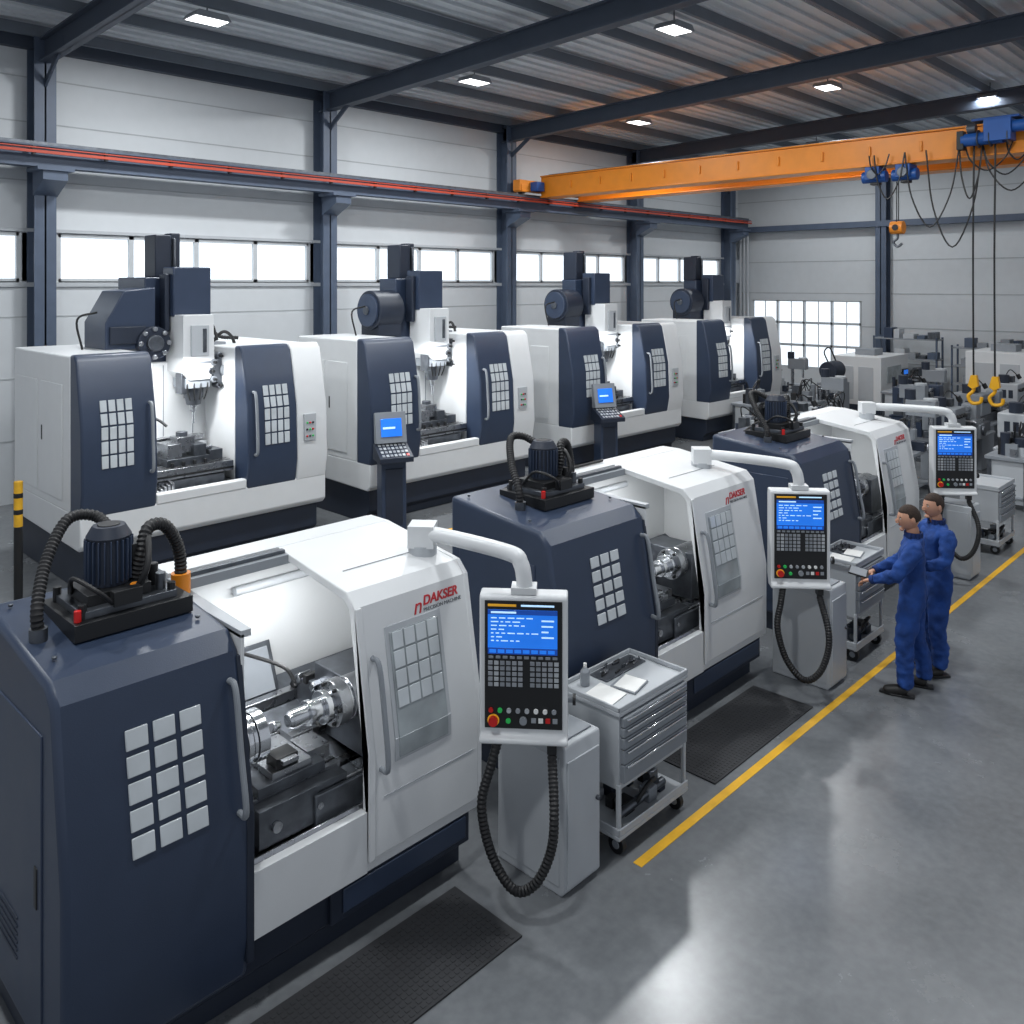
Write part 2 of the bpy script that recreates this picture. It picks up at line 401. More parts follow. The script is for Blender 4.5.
    g.box(s2-.28,s2+.3,.1,.26,.58,.92,STEELD); g.box(s2-.26,s2+.3,.12,.24,.92,.94,STEEL)
    g.done(.006)
    g=G('carriage',e)
    cx=s1+.1
    g.box(cx,cx+.62,.22,.95,.93,.99,STEEL); g.box(cx+.06,cx+.5,.2,.74,.99,1.05,STEELD)
    g.box(cx+.16,cx+.42,.22,.6,1.05,1.09,STEEL); g.box(cx+.2,cx+.34,.24,.36,1.09,1.15,BLACK); g.box(cx+.22,cx+.32,.2,.3,1.12,1.145,STEEL)
    g.box(cx+.02,cx+.6,.12,.22,.76,.97,STEELD); g.cyl((cx+.12,.12,.86),(cx+.12,.09,.86),.03,STEEL); g.cyl((cx+.4,.12,.86),(cx+.4,.09,.86),.02,STEEL)
    for k in range(6): g.box(cx+.01,cx+.61,.26+k*.11,.275+k*.11,.99,.994,BLACK)
    for k in range(4): g.cyl((cx+.09+k*.12,.66,1.05),(cx+.09+k*.12,.66,1.065),.018,BLACK,seg=8)
    g.box(cx+.44,cx+.6,.3,.5,.99,1.08,STEEL)
    g.done(.006)
    g=G('chuck_and_workpiece',e)
    ya,za=.36,1.28; so=s1+.05
    g.cyl((s1,ya,za),(so+.07,ya,za),.13,STEELD,seg=32)
    for q0,q1,rr in ((.07,.1,.145),(.105,.13,.138),(.135,.2,.145)): g.cyl((so+q0,ya,za),(so+q1,ya,za),rr,CHROME,seg=36)
    g.cyl((so+.09,ya,za),(so+.14,ya,za),.125,STEELD,seg=32)
    for k in range(3):
        a_=k*2.094+.5; c_,s_=math.cos(a_),math.sin(a_)
        for (r0,r1,h_) in ((.03,.135,.03),(.03,.09,.06)):
            g.obox((so+.2,ya+c_*r0-s_*.022,za+s_*r0+c_*.022),(h_,0,0),(0,c_*(r1-r0),s_*(r1-r0)),(0,s_*.044,-c_*.044),STEEL)
    # short workpiece on the chuck, then the sub-spindle reaching in from the right
    for q0,q1,rr,r2 in ((.2,.3,.035,.035),(.3,.34,.035,.02),(.39,.41,.04,.05),(.41,.52,.052,.052),(.52,.55,.075,.075),(.55,.62,.064,.064),(.62,.66,.10,.10),(.66,.69,.085,.085),(.69,.77,.14,.14),(.77,.8,.115,.115),(.8,1.1,.13,.13)):
        g.cyl((so+q0,ya,za),(so+q1,ya,za),rr,CHROME if rr<.128 else STEEL,r1=r2,seg=32)
    for k in range(6):
        a_=k*1.047; g.cyl((so+.67,ya+.12*math.cos(a_),za+.12*math.sin(a_)),(so+.692,ya+.12*math.cos(a_),za+.12*math.sin(a_)),.013,BLACK,seg=8)
    g.done(.003)
    g=G('turret',e)
    g.box(s1+.88,s1+1.2,.2,.75,.95,1.38,STEELD); g.cyl((s1+.84,.78,1.1),(s1+.94,.78,1.1),.17,STEELD,seg=12)
    for k in range(12):
        a_=k*.5236; c_,s_=math.cos(a_),math.sin(a_)
        g.obox((s1+.82,.78+c_*.14-s_*.022,1.1+s_*.14+c_*.022),(.1,0,0),(0,c_*.06,s_*.06),(0,s_*.044,-c_*.044),[STEEL,BLACK][k%2])
    g.done(.006)
    g=G('splash_panel',e)
    g.obox((s1+.3,1.12,1.46),(.46,0,0),(0,-.14,-.32),(0,.02,-.01),STEELD); g.obox((s1+.33,1.1,1.43),(.4,0,0),(0,-.12,-.26),(0,.01,0),GREY2)
    g.tube([(s1+.3,1.1,1.6),(s1+.4,.9,1.55),(s1+.55,.6,1.5),(s1+.58,.5,1.42)],.012,BLACK)
    g.cyl((s1+.5,1.12,1.85),(s1+1.1,1.12,1.85),.03,GREY)
    g.done(.005)
    g=G('coolant_motor',e)
    mx,my=s1*.56,.74
    g.box(mx-.3,mx+.33,my-.25,my+.28,2.05,2.14,BLACK); g.box(mx-.25,mx+.26,my-.2,my+.24,2.14,2.18,STEELD)
    g.box(mx-.2,mx+.14,my-.14,my+.16,2.18,2.24,BLACK)
    cx,cy=mx-.03,my+.02
    g.cyl((cx,cy,2.24),(cx,cy,2.50),.11,NAVYD); g.cyl((cx,cy,2.50),(cx,cy,2.56),.12,NAVYD,r1=.085); g.cyl((cx,cy,2.56),(cx,cy,2.565),.06,BLACK)
    for k in range(24):
        a_=k*math.pi/12; g.obox((cx+.105*math.cos(a_)-.004*math.sin(a_),cy+.105*math.sin(a_)+.004*math.cos(a_),2.26),(.022*math.cos(a_),.022*math.sin(a_),0),(.008*math.sin(a_),-.008*math.cos(a_),0),(0,0,.23),NAVY)
    g.box(cx+.1,cx+.2,cy-.07,cy+.06,2.32,2.44,BLACK)
    for (a_,b_) in((.24,-.17),(-.24,-.18),(.24,.2),(-.24,.2)): g.cyl((mx+a_,my+b_,2.14),(mx+a_,my+b_,2.22),.022,BLACK,seg=10)
    for k in range(3): g.cyl((mx+.2,my-.12+k*.1,2.18),(mx+.2,my-.12+k*.1,2.27+.03*k),.028,[STEELD,BLACK,STEEL][k])
    g.cyl((mx-.27,my-.2,2.14),(mx-.27,my-.2,2.2),.018,RED); g.box(mx-.1,mx+.05,my-.24,my-.18,2.18,2.26,BLACK)
    g.done(.005)
    g=G('hoses',e)
    g.tube([(mx-.42,my-.08,2.08),(mx-.42,my-.06,2.22),(mx-.32,my+.12,2.4),(mx-.16,my+.28,2.56),(mx-.02,my+.26,2.56),(mx+.02,my+.12,2.5)],.034,RUB,rib=.012)
    g.tube([(mx+.08,my-.02,2.2),(mx+.12,my-.05,2.38),(mx+.18,my+.0,2.5),(mx+.3,my+.04,2.48),(mx+.4,my+.08,2.3),(mx+.41,my+.08,2.08)],.038,RUB,rib=.012)
    g.tube([(mx+.05,my-.14,2.2),(mx+.1,my-.18,2.34),(mx+.16,my-.05,2.46),(mx+.22,my+.1,2.38),(mx+.26,my+.16,2.16)],.018,RUB)
    g.tube([(mx-.1,my-.22,2.2),(mx-.2,my-.26,2.3),(mx-.26,my-.1,2.34),(mx-.2,my+.1,2.2)],.012,RUB)
    if not big:
        g.cyl((mx+.41,my+.08,2.05),(mx+.41,my+.08,2.17),.056,ORANGE); g.cyl((mx+.05,my-.14,2.2),(mx+.05,my-.14,2.25),.026,ORANGE)
    g.cyl((mx-.42,my-.08,2.05),(mx-.42,my-.08,2.12),.045,STEELD)
    if big: g.tube([(mx-.2,my+.35,2.1),(mx+.3,my+.42,2.16),(mx+.7,my+.4,2.14),(s2,my+.4,2.14)],.014,RUB)
    g.done(0)
    area('work_lamp',e,((s1+s2)/2+.25,.72,1.98),.7,.12,12)
    return e
for q in [(1.37,2.63,.94,1.69),(4.82,3.12,1.22,1.95),(8.95,3.25,1.3,2.1)]: lathe(*q)

def pendant(px,py,pivot,ztop=1.93,zb=1.0,w=.56):
    rz=math.radians(-50)
    e=empty('control_pendant',(px,py,0),rz)
    g=G('housing',e)
    g.prism('x',[(-.07,zb+.05),(-.07,ztop-.02),(-.05,ztop),(.06,ztop),(.08,ztop-.05),(.08,zb+.1),(.03,zb),(-.11,zb),(-.11,zb+.03)],-w/2,w/2,WHITE)
    g.done(.012,seg=3)
    g=G('face',e)
    y=-.07; xl=-w/2+.035; xr=w/2-.035
    g.box(xl,xr,y-.008,y,zb+.09,ztop-.035,BLACK)
    g.box(xl+.02,xl+.2,y-.011,y-.007,ztop-.07,ztop-.055,AMBER); g.box(xl+.23,xr-.05,y-.011,y-.007,ztop-.068,ztop-.057,SCRTXT)
    z1=ztop-.09; z0=ztop-.37
    g.box(xl+.02,xr-.03,y-.012,y-.006,z0,z1,SCREEN)
    g.box(xl+.02,xr-.03,y-.0128,y-.011,z1-.03,z1,SCREEN2); g.box(xl+.02,xr-.03,y-.0128,y-.011,z0,z0+.04,SCREEN2)
    rr=random.Random(5)
    for k in range(7):
        x=xl+.04; z=z1-.055-k*.024
        while x<xl+[.3,.2,.26,.12,.3,.1,.2][k]:
            d=rr.uniform(.015,.05); g.box(x,x+d,y-.0135,y-.0115,z,z+.007,SCRTXT); x+=d+.014
    for k in range(4):
        x=xl+.36; z=z1-.07-k*.035
        d=rr.uniform(.03,.08); g.box(x,x+d,y-.0135,y-.0115,z,z+.01,SCRTXT)
    g.box(xl+.04,xl+.2,y-.014,y-.012,z1-.022,z1-.01,SCRTXT)
    for k in range(8): g.box(xl+.03+k*.053,xl+.072+k*.053,y-.014,y-.012,z0+.008,z0+.03,SCREEN)
    for k in range(10): g.box(xl+.025+k*.045,xl+.055+k*.045,y-.014,y-.007,z0-.028,z0-.012,GREY2)
    for r_ in range(5):
        for c_ in range(12):
            if c_==6: continue
            x=xl+.022+c_*.038; z=z0-.068-r_*.034
            g.box(x,x+.028,y-.014,y-.007,z,z+.024,[KEYS,GREY2,KEYS,GREY,GREY2][(r_*5+c_*3)%5])
    zz=zb+.205
    for c_ in range(8):
        x=xl+.04+c_*.057
        g.cyl((x,y-.007,zz),(x,y-.022,zz),.015,[RED,GREEN,GREY,KEYS,GREY,PAPER,PAPER,KEYS][c_],seg=12)
    g.cyl((xl+.055,y-.007,zb+.14),(xl+.055,y-.04,zb+.14),.03,RED,seg=16); g.cyl((xl+.055,y-.007,zb+.14),(xl+.055,y-.012,zb+.14),.038,AMBER,seg=16)
    g.cyl((xl+.15,y-.007,zb+.14),(xl+.15,y-.02,zb+.14),.016,GREEN,seg=12)
    g.cyl((.0,y-.007,zb+.145),(.0,y-.03,zb+.145),.024,GREY2,seg=16)
    for c_ in range(4): g.box(.05+c_*.045,.08+c_*.045,y-.014,y-.007,zb+.13,zb+.16,[KEYS,PAPER,RED,KEYS][c_])
    g.done(.002)
    g=G('arm',e)
    pv=Vector(pivot); za=2.155 if ztop<2 else 2.2
    A=toL(e,(pv.x,pv.y,za)); d=(A-Vector((0,0,za)))
    g.box(-.08,.08,-.06,.07,ztop-.0,ztop+.04,WHITE)
    g.tube([(0,0,ztop),(0,0,ztop+.08),(d.x*.03,d.y*.03,za-.05),(d.x*.12,d.y*.12,za),(d.x*.6,d.y*.6,za+.02),(A.x,A.y,za+.02)],.052,WHITE,seg=14,sub=7)
    g.box(A.x-.09,A.x+.09,A.y-.09,A.y+.09,za-.07,za+.08,WHITE); g.cyl((A.x,A.y,za-.15),(A.x,A.y,za-.06),.1,GREY)
    g.done(.02)
    g=G('cable_conduit',e)
    xr=w/2-.1; yo=-.12
    g.cyl((xr,-.05,zb+.02),(xr,-.06,zb-.1),.025,BLACK); g.box(xr-.03,xr+.03,-.09,-.02,zb-.06,zb,BLACK)
    g.tube([(xr,-.06,zb-.08),(xr+.02,-.16+yo,zb-.32),(xr,-.2+yo,zb-.52),(xr-.09,-.22+yo,zb-.70),(xr-.22,-.2+yo,zb-.76),(xr-.36,-.14+yo,zb-.6),(xr-.43,-.1+yo,zb-.32),(xr-.38,-.08+yo*.5,zb-.12),(xr-.34,-.06,zb+.01)],.032,RUB,rib=.012)
    g.cyl((w/2+.0,0,zb+.25),(w/2+.05,0,zb+.25),.02,GREY2); g.cyl((w/2+.03,0,zb+.25),(w/2+.05,0,zb+.25),.035,BLACK)
    g.done(0)
pendant(4.0,3.79,(3.85,4.62))
pendant(7.85,3.80,(7.6,4.72))
pendant(12.33,3.80,(11.85,4.75),2.0,1.1)

def cabinet(x,y0=3.56,y1=4.16,w=.36,h=.96):
    e=empty('control_cabinet',(x,y0,0)); D=y1-y0
    g=G('body',e)
    g.prism('x',[(.03,0),(0,.04),(0,h-.02),(.01,h),(D,h),(D,.0)],0,w,GREY)
    g.done(.01)
    g=G('fittings',e)
    g.box(.02,w-.02,-.012,.002,.06,h-.1,GREY); g.box(-.006,.002,.04,D-.04,.06,h-.08,GREY)
    g.cyl((w-.05,-.01,h*.55),(w-.05,-.035,h*.55),.015,STEELD)
    g.box(w-.01,w+.0,.06,.1,h-.3,h-.16,STEELD)
    g.box(.03,w-.03,.05,D-.05,h,h+.012,GREY2)
    for k in range(4): g.cyl((.05 if k%2 else w-.05,.06 if k<2 else D-.06,-.0),(.05 if k%2 else w-.05,.06 if k<2 else D-.06,.03),.02,BLACK,seg=8)
    g.tube([(w+.0,.15,h-.2),(w+.05,.14,h-.3),(w+.05,.12,h-.5),(w+.01,.1,h-.55)],.01,BLACK,seg=6)
    g.done(.004)
cabinet(4.13); cabinet(8.02); cabinet(12.3)

def cart(name,x0,x1,y0,y1,items,h=1.0):
    e=empty(name,(x0,y0,0)); W=x1-x0; D=y1-y0
    g=G('frame',e)
    g.box(0,W,0,D,h-.03,h,GREY); 
    for (a_,b_,c_,d_) in ((0,W,0,.015),(0,W,D-.015,D),(0,.015,0,D),(W-.015,W,0,D)): g.box(a_,b_,c_,d_,h,h+.035,GREY)
    g.box(.02,W-.02,.02,D-.02,.46,h-.03,GREY)
    for x in (0.01,W-.04):
        for y in (.01,D-.04): g.box(x,x+.03,y,y+.03,.12,.5,GREY)
    g.box(0,W,0,D,.13,.16,GREY); g.box(0,W,0,.012,.16,.21,GREY); g.box(0,.012,0,D,.16,.21,GREY)
    g.done(.006)
    g=G('drawers',e)
    hs=[.07,.07,.08,.1,.13]; z=h-.045
    for hh in hs:
        g.box(.035,W-.035,-.015,.03,z-hh+.008,z,GREY2); g.box(.06,W-.06,-.032,-.012,z-.022,z-.008,CHROME); z-=hh
    g.done(.004)
    g=G('castors',e)
    for x in (.07,W-.07):
        for y in (.07,D-.07):
            g.cyl((x-.02,y,.065),(x+.02,y,.065),.065,BLACK); g.box(x-.03,x+.03,y-.03,y+.03,.1,.135,STEELD); g.cyl((x-.024,y,.065),(x+.024,y,.065),.03,GREY2)
    g.done(.004)
    g=G('stored_tools',e)
    for k in range(12):
        x=random.uniform(.08,W-.2); y=random.uniform(.06,D-.18); s_=random.uniform(.05,.12)
        g.box(x,x+s_,y,y+s_*.9,.16,.16+s_*random.uniform(.5,1.3),random.choice([BLACK,STEELD,GREY2,NAVYD]))
    g.cyl((.12,.1,.22),(W-.15,.12,.22),.03,STEELD); g.tube([(.3,.1,.2),(.4,.05,.34),(.55,.1,.3),(.6,.2,.2)],.015,BLACK)
    g.done(.008)
    if items:
        g=G('papers_and_tools',e); t=h+.002
        g.obox((.04,.1,t),(.22,.03,0),(-.0,.24,0),(0,0,.006),PAPER); g.obox((.29,.08,t),(.23,.05,0),(-.03,.2,0),(0,0,.012),GREY2); g.obox((.3,.09,t+.012),(.205,.045,0),(-.025,.17,0),(0,0,.004),PAPER)
        g.cyl((.16,.43,t),(.16,.43,t+.1),.034,GREY2); g.cyl((.16,.43,t+.1),(.16,.43,t+.13),.034,GREY2,r1=.012); g.cyl((.16,.43,t+.13),(.16,.43,t+.16),.012,PAPER)
        g.box(.3,W-.06,D-.2,D-.04,t,t+.012,STEELD); 
        for k in range(14):
            x=random.uniform(.32,W-.14); y=random.uniform(D-.19,D-.07); a_=random.uniform(-.3,.5)
            g.obox((x,y,t+.012),(.07*math.cos(a_),.07*math.sin(a_),0),(-.014*math.sin(a_),.014*math.cos(a_),0),(0,0,.012+.02*random.random()),random.choice([STEELD,BLACK,STEEL,STEELD]))
        g.done(.002)
cart('tool_cart',4.66,5.5,3.53,4.07,True)
cart('tool_cart',8.78,9.5,3.62,4.1,True)
cart('tool_cart',13.7,14.5,3.6,4.15,False,.95)

for x0,x1 in ((2.1,3.72),(5.9,7.6)):
    g=G('anti_fatigue_mat'); g.box(x0,x1,3.54,4.14,0,.012,MATM)
    nx=int((x1-x0)/.04)
    for i in range(nx-1):
        for j in range(14):
            x=x0+.03+i*.04; y=3.56+j*.04
            g.box(x,x+.024,y,y+.024,.012,.015,MATM)
    g.done(0)
g=G('floor_marking_line'); g.box(4.72,29.5,3.39,3.46,0,.003,YEL); g.done(0)
g=G('floor_marking_line'); g.box(-4,24,10.2,10.28,0,.003,YEL); g.done(0)

# ---------------------------------------------------------------- VMCs
def vmc(x0,L,D,drum,hs,wx):
    k=L/3.57; e=empty('vertical_machining_center',(x0,11.3,0))
    a_,b_,c_=.95*k,2.25*k,3.05*k
    g=G('base',e)
    g.prism('x',[(.2,0),(.2,.12),(.1,.2),(.1,.65),(D-.05,.65),(D-.05,0)],.08,L-.08,NAVYD)
    for x in (.2,L/2,L-.2):
        for y in (.3,D-.2): g.cyl((x,y,0),(x,y,.02),.1,STEELD)
    g.done(.02)
    g=G('lower_enclosure',e)
    g.prism('x',[(.05,.55),(-.02,.62),(-.02,1.0),(D,1.0),(D,.6)],0,L,WHITE)
    g.box(a_-.0,b_,-.03,.1,.98,1.12,WHITE)
    g.done(.02)
    g=G('side_enclosures',e)
    g.box(0,a_,.33,D,.98,2.98,WHITE); g.box(b_,L,.33,D,.98,2.98,WHITE)
    g.box(a_-.02,b_+.02,1.25,1.32,1.0,2.75,WHITE); g.box(a_-.01,b_+.01,1.32,D,.98,2.5,WHITE)
    FP=[(-.02,.96),(-.08,1.3),(-.05,2.1),(.12,2.92),(.2,3.0),(.34,3.0),(.34,.96)]
    g.prism('x',FP,c_,L,WHITE)
    g.done(.025,seg=3)
    g=G('front_doors',e)
    g.prism('x',FP,.0,a_,NAVY); g.prism('x',FP,b_,c_,NAVY)
    g.done(.03,seg=3)
    fy=lambda z: -.08+(z-1.3)/.8*.03 if z<2.1 else -.05+(z-2.1)/.82*.17
    g=G('door_windows',e)
    for xs in (a_*wx,b_+.25*k):
        w=.42*k
        for z0,hh,nr in ((1.56,.54,3),(2.1,.34,2)):
            v=Vector((0,fy(z0+.2)-fy(z0+.001),.2)).normalized()
            wgrid(g,(xs,fy(z0)-.002,z0),(w,0,0),v*hh,4,nr,GLASS,gap=.022,t=.014)
    g.box(-.01,.0,.6,D*.55,1.1,2.6,WHITE); g.box(-.01,.0,D*.6,D-.15,1.1,2.6,WHITE); g.box(-.016,0,D*.52,D*.535,1.8,2.0,BLACK)
    g.box(c_+.1*k,c_+.3*k,-.1,-.05,1.55,1.95,GREY); 
    for i in range(3):
        for j in range(3): g.cyl((c_+.14*k+i*.05,-.1,1.62+j*.1),(c_+.14*k+i*.05,-.12,1.62+j*.1),.016,[RED,BLACK,GREEN][(i+j)%3],seg=8)
    g.done(.005)
    g=G('handles',e)
    for x in (a_-.09,b_+.1):
        g.tube([(x,-.05,1.45),(x,-.15,1.5),(x,-.14,1.9),(x,-.1,2.3),(x,-.02,2.35)],.022,GREY2)
    g.done(0)
    g=G('table_and_vise',e); mx=(a_+b_)/2
    g.box(a_,b_,.1,1.2,1.0,1.06,STEELD)
    for i in range(6): g.prism('x',[(.12,1.06),(.12,1.1+.02*i),(1.2,1.28+.02*i),(1.2,1.06)],a_+.02+i*.05,a_+.06+i*.05,STEEL)
    g.box(a_+.15,b_-.2,.25,1.1,1.06,1.2,STEELD); g.box(a_+.1,b_-.06,.25,.98,1.22,1.36,STEEL); g.box(a_+.1,b_-.06,.24,.26,1.25,1.28,BLACK)
    for i in range(5): g.box(a_+.1,b_-.06,.34+i*.12,.365+i*.12,1.355,1.363,BLACK)
    g.box(mx-.32,mx+.3,.4,.85,1.36,1.46,STEELD); g.box(mx-.3,mx-.1,.42,.8,1.46,1.66,STEEL); g.box(mx+.08,mx+.26,.42,.8,1.46,1.62,STEELD); g.box(mx-.14,mx+.12,.48,.72,1.52,1.74,STEEL)
    g.cyl((mx+.26,.6,1.53),(mx+.42,.6,1.53),.03,STEEL); g.cyl((mx-.02,.6,1.74),(mx-.02,.6,1.8),.08,STEELD)
    for i in range(4): g.cyl((mx-.26+.16*i,.36,1.36),(mx-.26+.16*i,.36,1.42),.025,BLACK,seg=8)
    g.box(b_-.3,b_-.1,.5,.8,1.36,1.5,STEELD)
    for i in range(3): g.box(a_+.05+i*.02,b_-.05-i*.02,1.0+.06*i,1.24,1.36+.1*i,1.44+.1*i,[STEEL,GREY][i%2])
    # coolant lines and panel seams on the rear wall of the work area
    for xx in (a_+.2,mx,b_-.2): g.box(xx-.006,xx+.006,1.24,1.252,1.65,2.7,GREY2)
    g.tube([(a_+.1,1.2,2.5),(a_+.15,1.1,2.1),(mx-.2,1.0,1.95),(mx-.1,.9,1.85)],.02,BLACK)
    g.done(.008)
    hx=mx+hs
    g=G('column',e)
    g.box(hx-.55,hx+.15,1.35,D-.25,2.4,4.0,NAVY); g.box(hx-.33,hx-.08,1.5,1.9,4.0,4.64,NAVYD); g.box(hx-.05,hx+.1,1.6,1.85,4.0,4.68,NAVYD)
    g.box(hx-.07,hx-.03,1.45,1.55,4.0,4.6,STEELD)
    g.box(hx-.28,hx+.3,1.0,1.36,3.42,4.15,NAVY); g.box(hx-.36,hx-.28,1.1,1.3,3.2,4.05,NAVYD)
    g.done(.03,seg=3)
    g=G('spindle_head',e)
    g.prism('y',[(hx-.26,2.62),(hx-.26,3.45),(hx+.2,3.45),(hx+.22,2.62),(hx+.14,2.5),(hx-.16,2.5)],.72,1.3,WHITE)
    g.box(hx-.15,hx+.12,.69,.73,2.85,3.3,GREY); g.box(hx-.26,hx+.22,.705,.72,2.74,2.77,GREY2); g.box(hx+.02,hx+.08,.68,.7,2.9,3.25,STEELD)
    g.box(hx-.2,hx+.16,.74,1.2,2.38,2.52,GREY2)
    g.cyl((hx,.95,2.22),(hx,.95,2.4),.14,STEELD); g.cyl((hx,.95,2.12),(hx,.95,2.22),.1,STEELD,r1=.12); g.cyl((hx,.95,2.02),(hx,.95,2.12),.05,STEEL); g.cyl((hx,.95,1.84),(hx,.95,2.02),.022,CHROME)
    for i in range(4): g.tube([(hx-.18+.1*i,.76,2.5),(hx-.19+.1*i,.74,2.35),(hx-.12+.07*i,.8,2.2)],.014,BLACK,seg=6,sub=3)
    g.box(hx-.25,hx-.17,.8,1.0,2.3,2.6,STEELD)
    g.done(.012)
    g=G('tool_changer',e)
    cx=hx+.42; zc=2.62
    g.cyl((cx,.72,zc),(cx,.85,zc),.24,STEELD); g.cyl((cx,.66,zc),(cx,.74,zc),.12,GREY2); g.cyl((cx,.62,zc),(cx,.68,zc),.05,BLACK)
    for i in range(12):
        t=i*.5236; g.cyl((cx+.25*math.cos(t),.7,zc+.25*math.sin(t)),(cx+.25*math.cos(t),.88,zc+.25*math.sin(t)),.05,[STEELD,GREY2][i%2],seg=10); g.cyl((cx+.25*math.cos(t),.64,zc+.25*math.sin(t)),(cx+.25*math.cos(t),.7,zc+.25*math.sin(t)),.024,BLACK,seg=8)
    g.cyl((cx,.85,zc),(cx,1.27,zc),.09,GREY2); g.box(cx-.1,cx+.12,1.0,1.27,zc+.05,zc+.4,GREY2)
    g.tube([(cx-.05,1.1,zc+.4),(cx+.1,1.05,zc+.55),(cx+.3,1.15,zc+.45),(cx+.4,1.2,zc+.2)],.025,RUB)
    g.done(.006)
    g=G('tool_magazine',e)
    if drum:
        g.cyl((hx-1.05,1.5,3.42),(hx-.5,1.5,3.42),.36,NAVYD,seg=32); g.cyl((hx-1.1,1.5,3.42),(hx-1.02,1.5,3.42),.3,NAVY,seg=32); g.box(hx-1.0,hx-.5,1.25,1.8,2.95,3.2,NAVYD); g.cyl((hx-1.13,1.5,3.42),(hx-1.1,1.5,3.42),.08,STEELD)
    else:
        g.prism('y',[(hx-1.2,2.97),(hx-1.2,3.35),(hx-.95,3.8),(hx-.5,3.85),(hx-.5,2.97)],1.1,1.9,NAVY); g.box(hx-1.15,hx-.65,1.06,1.1,3.05,3.3,NAVYD)
        g.cyl((hx-.55,1.0,3.05),(hx-.55,1.12,3.05),.24,NAVYD); g.cyl((hx-.55,.95,3.05),(hx-.55,1.02,3.05),.12,STEELD)
        for i in range(8): g.cyl((hx-.55+.2*math.cos(i*.785),.97,3.05+.2*math.sin(i*.785)),(hx-.55+.2*math.cos(i*.785),1.02,3.05+.2*math.sin(i*.785)),.04,STEEL,seg=8)
    g.done(.03,seg=3)
    g=G('cable_chain',e)
    g.tube([(hx+.1,1.9,3.9),(hx+.35,1.7,3.8),(hx+.5,1.5,3.4),(hx+.6,1.4,3.1),(hx+.9,1.3,3.05)],.03,RUB,rib=.02)
    g.tube([(hx+.2,1.2,3.5),(hx+.36,1.1,3.3),(hx+.4,1.0,3.05)],.02,RUB)
    g.tube([(hx-1.4,1.4,2.98),(hx-1.45,1.45,3.4),(hx-1.2,1.4,3.5)],.015,BLACK)
    g.done(0)
    area('work_lamp',e,(mx-.15,.45,2.85),.8,.12,34)
for q in [(3.9,3.57,2.6,False,.32,.24),(8.3,3.85,2.1,True,.42,.38),(13.3,4.0,2.0,True,.5,.38),(18.5,3.7,2.0,True,.5,.38)]: vmc(*q)

def pedestal(x,y):
    e=empty('control_pedestal',(x,y,0),math.radians(-22))
    g=G('stand',e); g.prism('x',[(-.12,0),(-.12,.05),(-.1,1.1),(.18,1.25),(.18,0)],-.2,.2,NAVY); g.box(-.14,.14,-.122,-.1,.1,1.0,NAVYD); g.done(.02)
    g=G('console',e)
    g.prism('x',[(-.28,1.12),(-.28,1.2),(.14,1.38),(.18,1.12)],-.27,.27,NAVYD)
    for i in range(7):
        for j in range(4): g.obox((-.22+i*.065,-.25+j*.09,1.215+j*.039),(.045,0,0),(0,.055,.024),(0,-.004,.01),[KEYS,GREY,RED][2 if i==6 and j==0 else (i+j)%2])
    g.prism('x',[(.02,1.38),(.12,1.86),(.2,1.84),(.16,1.36)],-.25,.25,GREY2)
    g.obox((-.17,.028,1.48),(.34,0,0),(0,.058,.28),(0,-.01,.002),SCREEN)
    g.obox((-.14,.045,1.6),(.2,0,0),(0,.008,.03),(0,-.014,.003),SCRTXT)
    g.done(.008)
pedestal(8.42,10.85); pedestal(13.9,10.85)

g=G('safety_post'); g.cyl((3.3,11.6,0),(3.3,11.6,.95),.05,BLACK); g.cyl((3.3,11.6,.95),(3.3,11.6,1.5),.05,YEL); g.box(3.2,3.4,11.5,11.7,0,.02,BLACK)
for z in (1.1,1.3): g.cyl((3.3,11.6,z),(3.3,11.6,z+.06),.052,BLACK)
g.done(.004)

# ---------------------------------------------------------------- distant equipment
def bench(x,y,W,D,h=.9,n_=18):
    e=empty('workbench',(x,y,0)); g=G('bench',e)
    g.box(0,W,0,D,h-.06,h,GREY2); g.box(.05,W*.35,.05,D-.05,.1,h-.06,GREY)
    for k in range(3): g.box(.07,W*.35-.02,.03,.06,.18+k*.22,.36+k*.22,GREY2)
    for xx in (.03,W-.1):
        for yy in (.03,D-.1): g.box(xx,xx+.07,yy,yy+.07,0,h-.06,STEELD)
    g.box(0,W,.1,D-.1,.2,.24,GREY2); g.done(.006)
    g=G('parts_on_bench',e)
    for k in range(n_):
        xx=random.uniform(.05,W-.3); yy=random.uniform(.05,D-.25); s_=random.uniform(.06,.2); hh=random.uniform(.06,.4)
        m_=random.choice([STEELD,GREY2,BLACK,STEEL,GREY,NAVYD])
        if k%2: g.cyl((xx+s_/2,yy+s_/2,h),(xx+s_/2,yy+s_/2,h+hh),s_/2,m_)
        else: g.box(xx,xx+s_,yy,yy+s_,h,h+hh,m_)
    for k in range(4): g.tube([(random.uniform(.1,W-.1),D*.5,h+.1),(random.uniform(.1,W-.1),D*.4,h+.55),(random.uniform(.1,W-.1),D*.5,h+.1)],.012,BLACK)
    g.box(W*.6,W*.6+.14,-.05,.2,h,h+.16,NAVYD); g.cyl((W*.6+.07,-.05,h+.1),(W*.6+.07,-.18,h+.1),.02,STEEL)
    g.done(.006)
